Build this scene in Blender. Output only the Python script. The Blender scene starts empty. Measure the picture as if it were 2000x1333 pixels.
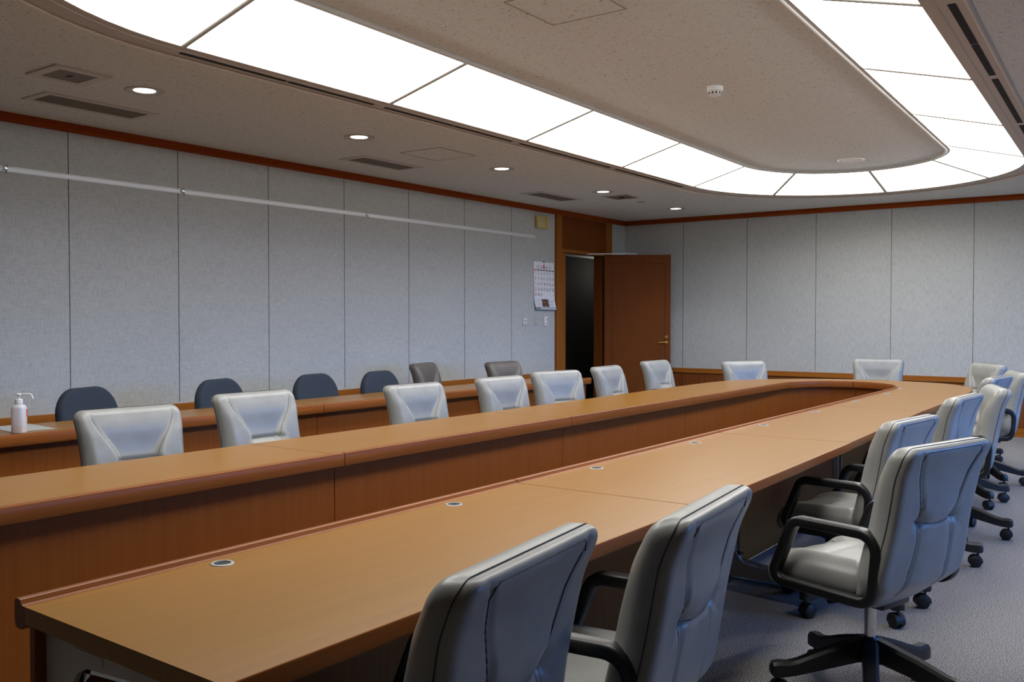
import bpy, bmesh, math, random
from mathutils import Vector, Matrix
random.seed(7)
PI = math.pi
SC = bpy.context.scene
COL = SC.collection

# ------------------------------------------------------------------ room numbers (metres)
XL, XR = -6.403, 2.7
YB, YF = -3.0, 11.647
ZC = 2.699          # outer ceiling
ZI = 2.866          # raised island of the ceiling
ZD = 0.7208         # desk tops
CAMZ = 1.31

# ------------------------------------------------------------------ materials
def srgb(r, g, b):
    f = lambda c: (c/12.92 if c <= .04045 else ((c+.055)/1.055)**2.4)
    return (f(r/255), f(g/255), f(b/255), 1.0)

def new_mat(name):
    m = bpy.data.materials.new(name); m.use_nodes = True
    nt = m.node_tree
    return m, nt, nt.nodes['Principled BSDF'], nt.nodes, nt.links

def plain(name, col, rough=.5, metal=0.0, spec=.5, coat=0.0, alpha=None):
    m, nt, b, N, L = new_mat(name)
    b.inputs['Base Color'].default_value = col
    b.inputs['Roughness'].default_value = rough
    b.inputs['Metallic'].default_value = metal
    b.inputs['Specular IOR Level'].default_value = spec
    b.inputs['Coat Weight'].default_value = coat
    return m

def ramp(N, stops):
    r = N.new('ShaderNodeValToRGB'); e = r.color_ramp.elements
    e[0].position, e[0].color = stops[0]; e[1].position, e[1].color = stops[-1]
    for p, c in stops[1:-1]:
        x = e.new(p); x.color = c
    return r

def coords(N, L, scale, rot=(0, 0, 0)):
    tc = N.new('ShaderNodeTexCoord'); mp = N.new('ShaderNodeMapping')
    mp.inputs['Scale'].default_value = scale; mp.inputs['Rotation'].default_value = rot
    L.new(tc.outputs['Object'], mp.inputs['Vector'])
    return mp

def wood(name, light, dark, axis='Y', rough=.3, spec=.3, contrast=1.0):
    m, nt, b, N, L = new_mat(name)
    s = {'X': (.7, 26, 26), 'Y': (26, .7, 26), 'Z': (26, 26, .7)}[axis]
    mp = coords(N, L, s)
    n1 = N.new('ShaderNodeTexNoise'); n1.inputs['Scale'].default_value = 1.6; n1.inputs['Detail'].default_value = 6
    n1.inputs['Roughness'].default_value = .65
    L.new(mp.outputs[0], n1.inputs['Vector'])
    s2 = {'X': (1.6, 90, 90), 'Y': (90, 1.6, 90), 'Z': (90, 90, 1.6)}[axis]
    mp2 = coords(N, L, s2)
    n2 = N.new('ShaderNodeTexNoise'); n2.inputs['Scale'].default_value = 1.5; n2.inputs['Detail'].default_value = 3
    L.new(mp2.outputs[0], n2.inputs['Vector'])
    mx = N.new('ShaderNodeMix'); mx.data_type = 'FLOAT'; mx.inputs[0].default_value = .15
    L.new(n1.outputs['Fac'], mx.inputs[2]); L.new(n2.outputs['Fac'], mx.inputs[3])
    r = ramp(N, [(.5-.16/contrast, dark), (.5+.16/contrast, light)])
    L.new(mx.outputs[0], r.inputs['Fac']); L.new(r.outputs['Color'], b.inputs['Base Color'])
    b.inputs['Roughness'].default_value = rough
    b.inputs['Specular IOR Level'].default_value = spec
    return m

def leather(name, col, rough=.42):
    m, nt, b, N, L = new_mat(name)
    mp = coords(N, L, (1, 1, 1))
    n = N.new('ShaderNodeTexNoise'); n.inputs['Scale'].default_value = 9; n.inputs['Detail'].default_value = 3
    L.new(mp.outputs[0], n.inputs['Vector'])
    c2 = tuple(x*.86 for x in col[:3])+(1,)
    r = ramp(N, [(.35, c2), (.65, col)])
    L.new(n.outputs['Fac'], r.inputs['Fac']); L.new(r.outputs['Color'], b.inputs['Base Color'])
    g = N.new('ShaderNodeTexNoise'); g.inputs['Scale'].default_value = 420; g.inputs['Detail'].default_value = 2
    L.new(mp.outputs[0], g.inputs['Vector'])
    bp = N.new('ShaderNodeBump'); bp.inputs['Strength'].default_value = .06; bp.inputs['Distance'].default_value = .002
    L.new(g.outputs['Fac'], bp.inputs['Height']); L.new(bp.outputs[0], b.inputs['Normal'])
    b.inputs['Roughness'].default_value = rough
    b.inputs['Specular IOR Level'].default_value = .5
    return m

def fabric_wall(name):
    m, nt, b, N, L = new_mat(name)
    a = coords(N, L, (90, 90, 9)); c = coords(N, L, (14, 14, 160)); d = coords(N, L, (2.2, 2.2, 2.2))
    na = N.new('ShaderNodeTexNoise'); nc = N.new('ShaderNodeTexNoise'); nd = N.new('ShaderNodeTexNoise')
    for n, q, s in ((na, a, 1.6), (nc, c, 1.3), (nd, d, 1.0)):
        n.inputs['Scale'].default_value = s; n.inputs['Detail'].default_value = 4
        n.inputs['Roughness'].default_value = .7
        L.new(q.outputs[0], n.inputs['Vector'])
    m1 = N.new('ShaderNodeMix'); m1.data_type = 'FLOAT'; m1.inputs[0].default_value = .45
    L.new(na.outputs['Fac'], m1.inputs[2]); L.new(nc.outputs['Fac'], m1.inputs[3])
    m2 = N.new('ShaderNodeMix'); m2.data_type = 'FLOAT'; m2.inputs[0].default_value = .06
    L.new(m1.outputs[0], m2.inputs[2]); L.new(nd.outputs['Fac'], m2.inputs[3])
    r = ramp(N, [(.30, srgb(146, 148, 145)), (.5, srgb(180, 182, 179)), (.68, srgb(198, 199, 196))])
    L.new(m2.outputs[0], r.inputs['Fac']); L.new(r.outputs['Color'], b.inputs['Base Color'])
    b.inputs['Roughness'].default_value = .92; b.inputs['Specular IOR Level'].default_value = .2
    return m

def rockwool(name):
    m, nt, b, N, L = new_mat(name)
    q = coords(N, L, (1, 1, 1))
    n = N.new('ShaderNodeTexNoise'); n.inputs['Scale'].default_value = 62; n.inputs['Detail'].default_value = 2.5
    n.inputs['Roughness'].default_value = .6; n.inputs['Distortion'].default_value = 1.4
    L.new(q.outputs[0], n.inputs['Vector'])
    r = ramp(N, [(.31, srgb(104, 98, 90)), (.375, srgb(224, 225, 221)), (.7, srgb(230, 231, 227))])
    L.new(n.outputs['Fac'], r.inputs['Fac']); L.new(r.outputs['Color'], b.inputs['Base Color'])
    b.inputs['Roughness'].default_value = .95; b.inputs['Specular IOR Level'].default_value = .1
    return m

def carpet_mat(name):
    m, nt, b, N, L = new_mat(name)
    q = coords(N, L, (1, 1, 1))
    n = N.new('ShaderNodeTexNoise'); n.inputs['Scale'].default_value = 210; n.inputs['Detail'].default_value = 2
    L.new(q.outputs[0], n.inputs['Vector'])
    w = N.new('ShaderNodeTexWave'); w.wave_type = 'BANDS'; w.bands_direction = 'DIAGONAL'
    w.inputs['Scale'].default_value = 34; w.inputs['Distortion'].default_value = 2.2; w.inputs['Detail'].default_value = 2
    w.inputs['Detail Scale'].default_value = 6
    L.new(q.outputs[0], w.inputs['Vector'])
    mx = N.new('ShaderNodeMix'); mx.data_type = 'FLOAT'; mx.inputs[0].default_value = .16
    L.new(n.outputs['Fac'], mx.inputs[2]); L.new(w.outputs['Fac'], mx.inputs[3])
    r = ramp(N, [(.33, srgb(64, 62, 63)), (.5, srgb(122, 119, 116)), (.66, srgb(180, 177, 175))])
    L.new(mx.outputs[0], r.inputs['Fac']); L.new(r.outputs['Color'], b.inputs['Base Color'])
    bp = N.new('ShaderNodeBump'); bp.inputs['Strength'].default_value = .5; bp.inputs['Distance'].default_value = .004
    L.new(n.outputs['Fac'], bp.inputs['Height']); L.new(bp.outputs[0], b.inputs['Normal'])
    b.inputs['Roughness'].default_value = .97; b.inputs['Specular IOR Level'].default_value = .1
    return m

def emit(name, col, s):
    m, nt, b, N, L = new_mat(name)
    b.inputs['Base Color'].default_value = (.8, .8, .8, 1)
    b.inputs['Emission Color'].default_value = col
    b.inputs['Emission Strength'].default_value = s
    return m

M = {}
M['top'] = wood('desk wood along', srgb(147, 106, 45), srgb(134, 93, 38), 'Y', .28, .15, .7)
M['topx'] = wood('desk wood across', srgb(150, 106, 48), srgb(130, 87, 37), 'X', .26, .07)
M['edge'] = wood('desk solid edge', srgb(138, 82, 40), srgb(120, 68, 30), 'Y', .3, .1)
M['panel'] = wood('desk upright panel', srgb(136, 78, 32), srgb(116, 64, 24), 'Z', .45, .12, .55)
M['rail'] = wood('wainscot rail wood', srgb(160, 98, 36), srgb(140, 82, 28), 'Y', .45, .1)
M['frame'] = wood('door frame wood', srgb(150, 92, 36), srgb(130, 76, 28), 'Z', .45, .1)
M['wain'] = wood('wainscot panel wood', srgb(124, 68, 28), srgb(104, 54, 20), 'Z', .5, .2)
M['crown'] = wood('cornice wood', srgb(156, 74, 28), srgb(138, 61, 20), 'Y', .55, .06)
M['doorwood'] = wood('door wood', srgb(116, 64, 26), srgb(100, 52, 19), 'Z', .5, .08, .5)
M['wallabsorb'] = wood('light-absorbing wall wood', srgb(96, 60, 36), srgb(80, 48, 28), 'Z', .5, .2)  # dark finish made up for the unseen walls to cut bounced light
M['leather'] = leather('grey leather', srgb(145, 146, 143), .35)
M['taupe'] = leather('dark taupe leather', srgb(102, 97, 92), .4)
M['seam'] = plain('dark stitching', srgb(44, 46, 50), .7)
M['seamt'] = plain('dark stitching brown', srgb(34, 32, 32), .7)
M['navy'] = plain('navy fabric', srgb(54, 61, 72), .95, spec=.2)
M['black'] = plain('black plastic', srgb(22, 22, 24), .38)
M['blackr'] = plain('black rubber', srgb(14, 14, 15), .55)
M['chrome'] = plain('chrome', srgb(200, 202, 206), .18, 1.0)
M['fabric'] = fabric_wall('grey woven wall fabric')
M['ceil'] = rockwool('rock wool ceiling board')
M['carpet'] = carpet_mat('grey loop carpet')
M['gap'] = plain('joint shadow gap', srgb(30, 30, 32), .9, spec=.1)
M['trimc'] = plain('beige painted metal trim', srgb(196, 184, 172), .5)
M['trimw'] = plain('white painted metal trim', srgb(190, 186, 180), .6)
M['bar'] = plain('grey ceiling bar', srgb(168, 164, 156), .6)
M['slot'] = plain('dark air slot', srgb(18, 17, 16), .8)
M['louver'] = plain('grille metal', srgb(212, 204, 194), .5)
M['louverd'] = plain('grille dark face', srgb(128, 117, 104), .6)
M['light'] = emit('luminous diffuser', (1.0, .985, .95, 1), 8.4)
M['lamp'] = emit('downlight lamp', (1.0, .95, .86, 1), 7.0)
M['alu'] = plain('brushed aluminium', srgb(222, 224, 226), .4, .25)
M['ringm'] = plain('satin metal ring', srgb(150, 150, 150), .5, .6)
M['white'] = plain('white plastic', srgb(226, 226, 224), .4)
M['cream'] = plain('yellowed plastic', srgb(196, 178, 108), .45)
M['beige'] = plain('beige plastic', srgb(196, 186, 160), .45)
M['greyplate'] = plain('pale grey plate', srgb(176, 180, 180), .4)
M['steel'] = plain('grey painted steel', srgb(186, 181, 170), .45)
M['brass'] = plain('brass', srgb(186, 150, 78), .3, 1.0)
M['paper'] = plain('white paper', srgb(232, 232, 236), .6)
M['ink'] = plain('black ink', srgb(26, 26, 30), .7)
M['red'] = plain('red ink', srgb(196, 44, 52), .7)
M['greyink'] = plain('grey ink', srgb(150, 152, 158), .7)
M['greyband'] = plain('grey band', srgb(128, 134, 142), .6)
M['green'] = plain('green tab', srgb(40, 110, 80), .6)
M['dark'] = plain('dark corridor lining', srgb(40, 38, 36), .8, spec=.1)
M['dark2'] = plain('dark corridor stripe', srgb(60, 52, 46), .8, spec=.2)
M['wallpl'] = plain('plain grey plaster', srgb(188, 188, 184), .9)
M['winframe'] = plain('dark bronze frame', srgb(70, 64, 58), .4, .6)

def bottle_mat():
    m, nt, b, N, L = new_mat('frosted plastic')
    b.inputs['Base Color'].default_value = srgb(226, 226, 234)
    b.inputs['Roughness'].default_value = .3
    b.inputs['Transmission Weight'].default_value = .25
    return m
M['frost'] = bottle_mat()
M['gel'] = plain('gel seen through plastic', srgb(205, 198, 204), .3)

def glass_mat():
    m, nt, b, N, L = new_mat('window glass')
    N.remove(b)
    t = N.new('ShaderNodeBsdfTransparent'); g = N.new('ShaderNodeBsdfGlossy'); g.inputs['Roughness'].default_value = .02
    f = N.new('ShaderNodeFresnel'); f.inputs['IOR'].default_value = 1.3
    mx = N.new('ShaderNodeMixShader')
    L.new(f.outputs[0], mx.inputs[0]); L.new(t.outputs[0], mx.inputs[1]); L.new(g.outputs[0], mx.inputs[2])
    L.new(mx.outputs[0], N['Material Output'].inputs['Surface'])
    return m
M['glass'] = glass_mat()

def photo_mat():
    m, nt, b, N, L = new_mat('small printed picture')
    q = coords(N, L, (26, 26, 26))
    n = N.new('ShaderNodeTexVoronoi'); n.inputs['Scale'].default_value = 1.2
    L.new(q.outputs[0], n.inputs['Vector'])
    r = ramp(N, [(.1, srgb(196, 168, 150)), (.45, srgb(120, 80, 64)), (.8, srgb(46, 34, 38))])
    L.new(n.outputs['Distance'], r.inputs['Fac']); L.new(r.outputs['Color'], b.inputs['Base Color'])
    b.inputs['Roughness'].default_value = .6
    return m
M['photo'] = photo_mat()

# ------------------------------------------------------------------ mesh builder
class MB:
    def __init__(s):
        s.v = []; s.f = []
    def add(s, vs, fs):
        o = len(s.v); s.v += [tuple(v) for v in vs]; s.f += [[i+o for i in f] for f in fs]
        return s
    def box(s, x0, x1, y0, y1, z0, z1):
        vs = [(x, y, z) for z in (z0, z1) for y in (y0, y1) for x in (x0, x1)]
        return s.add(vs, [(0, 2, 3, 1), (4, 5, 7, 6), (0, 1, 5, 4), (2, 6, 7, 3), (0, 4, 6, 2), (1, 3, 7, 5)])
    def rbox(s, x0, x1, y0, y1, z0, z1, r=.005, seg=2, mat=None):
        bm = bmesh.new(); bmesh.ops.create_cube(bm, size=1)
        for v in bm.verts:
            v.co = Vector(((x0+x1)/2+v.co.x*(x1-x0), (y0+y1)/2+v.co.y*(y1-y0), (z0+z1)/2+v.co.z*(z1-z0)))
        r = min(r, .49*min(x1-x0, y1-y0, z1-z0))
        bmesh.ops.bevel(bm, geom=bm.edges[:], offset=r, segments=seg, profile=.5, affect='EDGES')
        if mat: bmesh.ops.transform(bm, matrix=mat, verts=bm.verts[:])
        bm.verts.index_update()
        s.add([v.co[:] for v in bm.verts], [[v.index for v in f.verts] for f in bm.faces]); bm.free()
        return s
    def prism(s, poly, axis, a, b):
        """poly: 2D points; extruded from a to b along axis"""
        def P(p, t):
            return {'X': (t, p[0], p[1]), 'Y': (p[0], t, p[1]), 'Z': (p[0], p[1], t)}[axis]
        n = len(poly)
        vs = [P(p, a) for p in poly]+[P(p, b) for p in poly]
        fs = [list(range(n))[::-1], list(range(n, 2*n))]+[(i, (i+1) % n, n+(i+1) % n, n+i) for i in range(n)]
        return s.add(vs, fs)
    def lathe(s, prof, c=(0, 0, 0), n=24, cap=True):
        vs = []; fs = []
        for r, z in prof:
            for k in range(n):
                a = 2*PI*k/n; vs.append((c[0]+r*math.cos(a), c[1]+r*math.sin(a), c[2]+z))
        for j in range(len(prof)-1):
            for k in range(n):
                fs.append((j*n+k, j*n+(k+1) % n, (j+1)*n+(k+1) % n, (j+1)*n+k))
        if cap:
            fs.append(list(range(n))[::-1]); fs.append([(len(prof)-1)*n+k for k in range(n)])
        return s.add(vs, fs)
    def sweep(s, pts, sec, closed=False, up=(0, 0, 1)):
        """sweep 2D section (a: sideways, b: up) along points"""
        pts = [Vector(p) for p in pts]; n = len(pts); m = len(sec); vs = []; fs = []
        up = Vector(up)
        for i, p in enumerate(pts):
            if closed: t = pts[(i+1) % n]-pts[i-1]
            else: t = pts[min(i+1, n-1)]-pts[max(i-1, 0)]
            t.normalize(); sd = t.cross(up)
            if sd.length < 1e-4: sd = t.cross(Vector((1, 0, 0)))
            sd.normalize(); u = sd.cross(t)
            # mitre
            k = 1.0
            if closed or 0 < i < n-1:
                a = (pts[(i+1) % n]-p).normalized(); k = 1/max(.5, a.dot(t))
            for x, y in sec:
                vs.append(p+sd*x*k+u*y)
        rng = n if closed else n-1
        for i in range(rng):
            j = (i+1) % n
            for q in range(m):
                fs.append((i*m+q, i*m+(q+1) % m, j*m+(q+1) % m, j*m+q))
        if not closed:
            fs.append(list(range(m))[::-1]); fs.append([(n-1)*m+q for q in range(m)])
        return s.add(vs, fs)
    def tube(s, pts, r, n=6, closed=False, up=(0, 0, 1)):
        return s.sweep(pts, [(r*math.cos(2*PI*k/n), r*math.sin(2*PI*k/n)) for k in range(n)], closed, up)
    def grid(s, fn, nu, nv, wrap=False):
        o = len(s.v)
        for j in range(nv+1):
            for i in range(nu+1):
                s.v.append(tuple(fn(i/nu, j/nv)))
        for j in range(nv):
            for i in range(nu):
                a = o+j*(nu+1)+i; s.f.append([a, a+1, a+nu+2, a+nu+1])
        return s
    def mesh(s, name, mat, smooth=35, merge=0):
        bm = bmesh.new()
        vv = [bm.verts.new(v) for v in s.v]
        for f in s.f:
            try: bm.faces.new([vv[i] for i in f])
            except ValueError: pass
        if merge:
            bmesh.ops.remove_doubles(bm, verts=bm.verts[:], dist=merge)
            bmesh.ops.dissolve_degenerate(bm, dist=merge*.5, edges=bm.edges[:])
        bmesh.ops.recalc_face_normals(bm, faces=bm.faces[:])
        me = bpy.data.meshes.new(name); bm.to_mesh(me); bm.free()
        me.materials.append(mat)
        if smooth:
            me.polygons.foreach_set('use_smooth', [True]*len(me.polygons))
            me.set_sharp_from_angle(angle=math.radians(smooth))
        return me
    def build(s, name, mat, parent=None, smooth=35, merge=0, loc=(0, 0, 0), label=None):
        o = bpy.data.objects.new(name, s.mesh(name, mat, smooth, merge)); COL.objects.link(o)
        o.location = loc
        if parent: o.parent = parent
        if label: o['label'] = label
        return o

def tag(o, label, cat, group=None):
    o['label'] = label; o['category'] = cat
    if group: o['group'] = group
    return o
def thing(name, label, cat, loc=(0, 0, 0), rz=0, group=None):
    o = bpy.data.objects.new(name, None); COL.objects.link(o); o.empty_display_size = .1
    o.location = loc; o.rotation_euler = (0, 0, rz)
    return tag(o, label, cat, group)
def struct(o):
    o['kind'] = 'structure'; return o
def dup(root, loc, rz, label):
    def cp(o, par):
        c = o.copy(); COL.objects.link(c)
        if par: c.parent = par
        for ch in list(o.children): cp(ch, c)
        return c
    r = cp(root, None); r.location = loc; r.rotation_euler = (0, 0, rz); r['label'] = label
    return r
def arc(cx, cy, r, a0, a1, n):
    return [(cx+r*math.cos(a0+(a1-a0)*k/n), cy+r*math.sin(a0+(a1-a0)*k/n)) for k in range(n+1)]
def rounded(poly, rad, n=6):
    """2D polygon with rounded corners"""
    out = []; k = len(poly)
    for i in range(k):
        p = Vector(poly[i]); a = Vector(poly[i-1]); b = Vector(poly[(i+1) % k])
        r = rad[i] if isinstance(rad, (list, tuple)) else rad
        if r <= 0: out.append((p.x, p.y)); continue
        u = (a-p).normalized(); w = (b-p).normalized()
        ang = math.acos(max(-1, min(1, u.dot(w)))); d = r/math.tan(ang/2)
        c = p+(u+w).normalized()*(r/math.sin(ang/2))
        p0 = p+u*d; p1 = p+w*d
        a0 = math.atan2(p0.y-c.y, p0.x-c.x); a1 = math.atan2(p1.y-c.y, p1.x-c.x)
        da = (a1-a0+PI) % (2*PI)-PI
        for q in range(n+1):
            t = a0+da*q/n; out.append((c.x+r*math.cos(t), c.y+r*math.sin(t)))
    return out
def catmull(P, n=8):
    P = [Vector(p) for p in P]; out = []
    Q = [P[0]*2-P[1]]+P+[P[-1]*2-P[-2]]
    for i in range(1, len(Q)-2):
        for k in range(n):
            t = k/n; a, b, c, d = Q[i-1:i+3]
            out.append(.5*((2*b)+(c-a)*t+(2*a-5*b+4*c-d)*t*t+(3*b-a-3*c+d)*t**3))
    out.append(P[-1]); return out
def resample(P, n):
    P = [Vector(p) for p in P]; L = [0]
    for a, b in zip(P, P[1:]): L.append(L[-1]+(b-a).length)
    out = []; j = 0
    for k in range(n+1):
        t = L[-1]*k/n
        while j < len(P)-2 and L[j+1] < t: j += 1
        f = (t-L[j])/max(1e-9, L[j+1]-L[j]); out.append(P[j].lerp(P[j+1], min(1, f)))
    return out

# ================================================================== SETTING
struct(MB().box(XL-.1, XR+.1, YB-.1, YF+.1, -.1, 0).build('floor', M['carpet'], smooth=0))
# ---- light ring outlines (station lists going round the ring)
RCX, RY0, RY1 = -2.56, 2.88, 9.0
def ring_outline(off_out=0.0):
    """returns list of (outer, inner) pairs at stations with 'joint' flags"""
    def xo_l(y): return -4.13
    def xo_r(y): return -.894-.0327*(y-2.88)
    def xi_l(y): return -3.447-.016*(y-2.88)
    def xi_r(y): return -1.528-.0322*(y-2.88)
    st = []
    def straight(fo, fi, ya, yb, n):
        for k in range(n):
            y = ya+(yb-ya)*k/n; st.append((Vector((fo(y), y)), Vector((fi(y), y)), k % 6 == 0))
    # left side going far
    straight(xo_l, xi_l, RY0, RY1, 24)
    co = ((xo_l(RY1)+xo_r(RY1))/2, (xo_r(RY1)-xo_l(RY1))/2); ci = ((xi_l(RY1)+xi_r(RY1))/2, (xi_r(RY1)-xi_l(RY1))/2)
    for k in range(32):
        a = PI-PI*k/32
        st.append((Vector((co[0]+co[1]*math.cos(a), RY1+1.59*math.sin(a))), Vector((ci[0]+ci[1]*math.cos(a), RY1+.966*math.sin(a))), k % 8 == 0))
    straight(xo_r, xi_r, RY1, RY0, 24)
    co = ((xo_l(RY0)+xo_r(RY0))/2, (xo_r(RY0)-xo_l(RY0))/2); ci = ((xi_l(RY0)+xi_r(RY0))/2, (xi_r(RY0)-xi_l(RY0))/2)
    for k in range(32):
        a = -PI*k/32
        st.append((Vector((co[0]+co[1]*math.cos(a), RY0+1.57*math.sin(a))), Vector((ci[0]+ci[1]*math.cos(a), RY0+.96*math.sin(a))), k % 8 == 0))
    return st
ST = ring_outline(); NS = len(ST)
OUT = [s[0] for s in ST]; INN = [s[1] for s in ST]
def offset_loop(P, d):
    n = len(P); o = []
    for i in range(n):
        t = (P[(i+1) % n]-P[i-1]).normalized(); o.append(P[i]+Vector((-t.y, t.x))*d)
    return o
BEAD = offset_loop(OUT, .18)     # loop runs clockwise seen from above, so +d goes outward
# ---- ceiling: outer field with an oblong hole, raised island
c = MB()
n = NS
def to_rect(p):
    ctr = Vector((RCX, 5.9)); d = p-ctr
    t = min((XR+.1-ctr.x)/d.x if d.x > 0 else 1e9, (XL-.1-ctr.x)/d.x if d.x < 0 else 1e9,
            (YF+.1-ctr.y)/d.y if d.y > 0 else 1e9, (YB-.1-ctr.y)/d.y if d.y < 0 else 1e9)
    return ctr+d*t
rect = [to_rect(p) for p in BEAD]
vs = [(p.x, p.y, ZC) for p in BEAD]+[(p.x, p.y, ZC) for p in rect]
fs = [(i, (i+1) % n, n+(i+1) % n, n+i) for i in range(n)]
# corners of the rectangle
corners = [(XL-.1, YB-.1), (XR+.1, YB-.1), (XR+.1, YF+.1), (XL-.1, YF+.1)]
for i in range(n):
    a, b = rect[i], rect[(i+1) % n]
    if abs(a.x-b.x) > 1e-4 and abs(a.y-b.y) > 1e-4:
        q = min(corners, key=lambda cc: (Vector(cc)-(a+b)/2).length)
        vs.append((q[0], q[1], ZC)); fs.append((n+i, len(vs)-1, n+(i+1) % n))
c.add(vs, fs)
m0 = len(c.v)
cen = [(p.x, p.y, ZI) for p in INN]
cx_, cy_ = RCX-.02, 5.94
c.add(cen+[(cx_, cy_, ZI)], [(i, (i+1) % n, n) for i in range(n)])
struct(c.build('ceiling', M['ceil'], smooth=0))
# roof over the ring so that no sky leaks in
struct(MB().box(XL-.1, XR+.1, YB-.1, YF+.1, ZI+.02, ZI+.12).build('ceiling', M['wallpl'], smooth=0))
# ---- ring trim: flat strip, beads and cross bars
t = MB()
vs = [(p.x, p.y, ZC-.002) for p in OUT]+[(p.x, p.y, ZC-.002) for p in BEAD]+[(p.x, p.y, ZC+.02) for p in OUT]
t.add(vs, [(i, (i+1) % n, n+(i+1) % n, n+i) for i in range(n)]+[(i, (i+1) % n, 2*n+(i+1) % n, 2*n+i) for i in range(n)])
t.tube([(p.x, p.y, ZC-.004) for p in BEAD], .013, 8, True)
g = offset_loop(OUT, .055)
t.tube([(p.x, p.y, ZC-.003) for p in g], .0035, 6, True)
o = struct(t.build('trim_1', M['trimc'], smooth=40))
t = MB()
rim = offset_loop(INN, .035)
vs = [(p.x, p.y, ZI-.016) for p in INN]+[(p.x, p.y, ZI-.018) for p in rim]+[(p.x, p.y, ZI+.002) for p in INN]
t.add(vs, [(i, (i+1) % n, n+(i+1) % n, n+i) for i in range(n)]+[(i, (i+1) % n, 2*n+(i+1) % n, 2*n+i) for i in range(n)])
t.tube([(p.x, p.y, ZI-.016) for p in INN], .010, 8, True)
struct(t.build('trim_2', M['trimw'], smooth=40))
JI = [i for i in range(NS) if ST[i][2]]
t = MB()
for i in JI:
    a, b = OUT[i], INN[i]
    t.sweep([(a.x, a.y, ZC+.002), (b.x, b.y, ZI+.002)], [(.0175*math.cos(q*PI/6), .007*math.sin(q*PI/6)) for q in range(12)])
struct(t.build('trim_3', M['bar'], smooth=50))
# ---- glowing panels, one object each
words = ['nearest', 'second', 'third', 'farthest']
def panel_label(k):
    if k < 4: return 'glowing white rectangular ceiling panel, %s of the four in the long left run' % words[k]
    if k < 8: return 'glowing white wedge-shaped ceiling panel, %s in the curved far end' % ['first from the left', 'second from the left', 'third from the left', 'rightmost'][k-4]
    if k < 12: return 'glowing white rectangular ceiling panel, %s of the four in the right run' % words[::-1][k-8]
    return 'glowing white wedge-shaped ceiling panel, %s in the curved near end' % ['rightmost', 'second from the right', 'third from the right', 'leftmost'][k-12]
for k, i0 in enumerate(JI):
    i1 = JI[(k+1) % len(JI)]
    idx = list(range(i0, i1+1)) if i1 > i0 else list(range(i0, NS))+[0]
    m = len(idx)
    vs = [(OUT[i].x, OUT[i].y, ZC+.003) for i in idx]+[(INN[i].x, INN[i].y, ZI+.003) for i in idx]
    vs += [(x, y, z+.012) for x, y, z in vs]
    fs = [(q, q+1, m+q+1, m+q) for q in range(m-1)]+[(2*m+q, 3*m+q, 3*m+q+1, 2*m+q+1) for q in range(m-1)]
    o = MB().add(vs, fs).build('light_panel', M['light'], smooth=0)
    tag(o, panel_label(k), 'ceiling light', 'luminous ceiling panels')
# ---- air slots beside the straight panels
for side in (0, 1):
    for k in range(4):
        ya, yb = RY0+1.53*k, RY0+1.53*(k+1)
        xs = (lambda y: -4.13-.105) if side == 0 else (lambda y: -.894-.0327*(y-2.88)+.115)
        th = thing('slot_diffuser', 'dark narrow air slot pair beside the %s panel of the %s run' % (words[k], ['left', 'right'][side]), 'air vent', (xs((ya+yb)/2), (ya+yb)/2, ZC-.004), 0, 'slot diffusers along the light ring')
        for u in (0, 1):
            y0 = ya+.05+u*.722; y1 = y0+.702
            w = .013 if side == 0 else .017
            mm = MB(); ox, oy = th.location.x, th.location.y
            mm.add([(xs(y0)-w-ox, y0-oy, -.001), (xs(y0)+w-ox, y0-oy, -.001), (xs(y1)+w-ox, y1-oy, -.001), (xs(y1)-w-ox, y1-oy, -.001),
                    (xs(y0)-w-ox, y0-oy, .004), (xs(y0)+w-ox, y0-oy, .004), (xs(y1)+w-ox, y1-oy, .004), (xs(y1)-w-ox, y1-oy, .004)],
                   [(0, 1, 2, 3), (4, 7, 6, 5), (0, 4, 5, 1), (1, 5, 6, 2), (2, 6, 7, 3), (3, 7, 4, 0)])
            mm.build('slot', M['slot'], th, 0)
# ---- walls
DY0, DY1, DZ1 = 9.82, 11.225, 2.635
w = MB()
w.box(XL-.12, XL, YB-.1, DY0, 0, ZI+.02); w.box(XL-.12, XL, DY1, YF+.1, 0, ZI+.02); w.box(XL-.12, XL, DY0, DY1, DZ1, ZI+.02)
wl = struct(w.build('wall_left', M['fabric'], smooth=0))
wf = struct(MB().box(XL-.12, XR+.1, YF, YF+.12, 0, ZI+.02).build('wall_far', M['fabric'], smooth=0))
struct(MB().box(XL-.12, XR+.1, YB-.12, YB, 0, ZI+.02).build('wall_back', M['wallabsorb'], smooth=0))
WIN = [(3.9, 6.0), (6.1, 7.8), (7.9, 9.5), (9.6, 11.2)]; WZ0, WZ1 = .70, 2.4
w = MB(); ys = YB-.1
for a, b in WIN:
    w.box(XR, XR+.12, ys, a, 0, ZI+.02); w.box(XR, XR+.12, a, b, 0, WZ0); w.box(XR, XR+.12, a, b, WZ1, ZI+.02); ys = b
w.box(XR, XR+.12, ys, YF+.1, 0, ZI+.02)
struct(w.build('wall_right', M['wallabsorb'], smooth=0))
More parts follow.
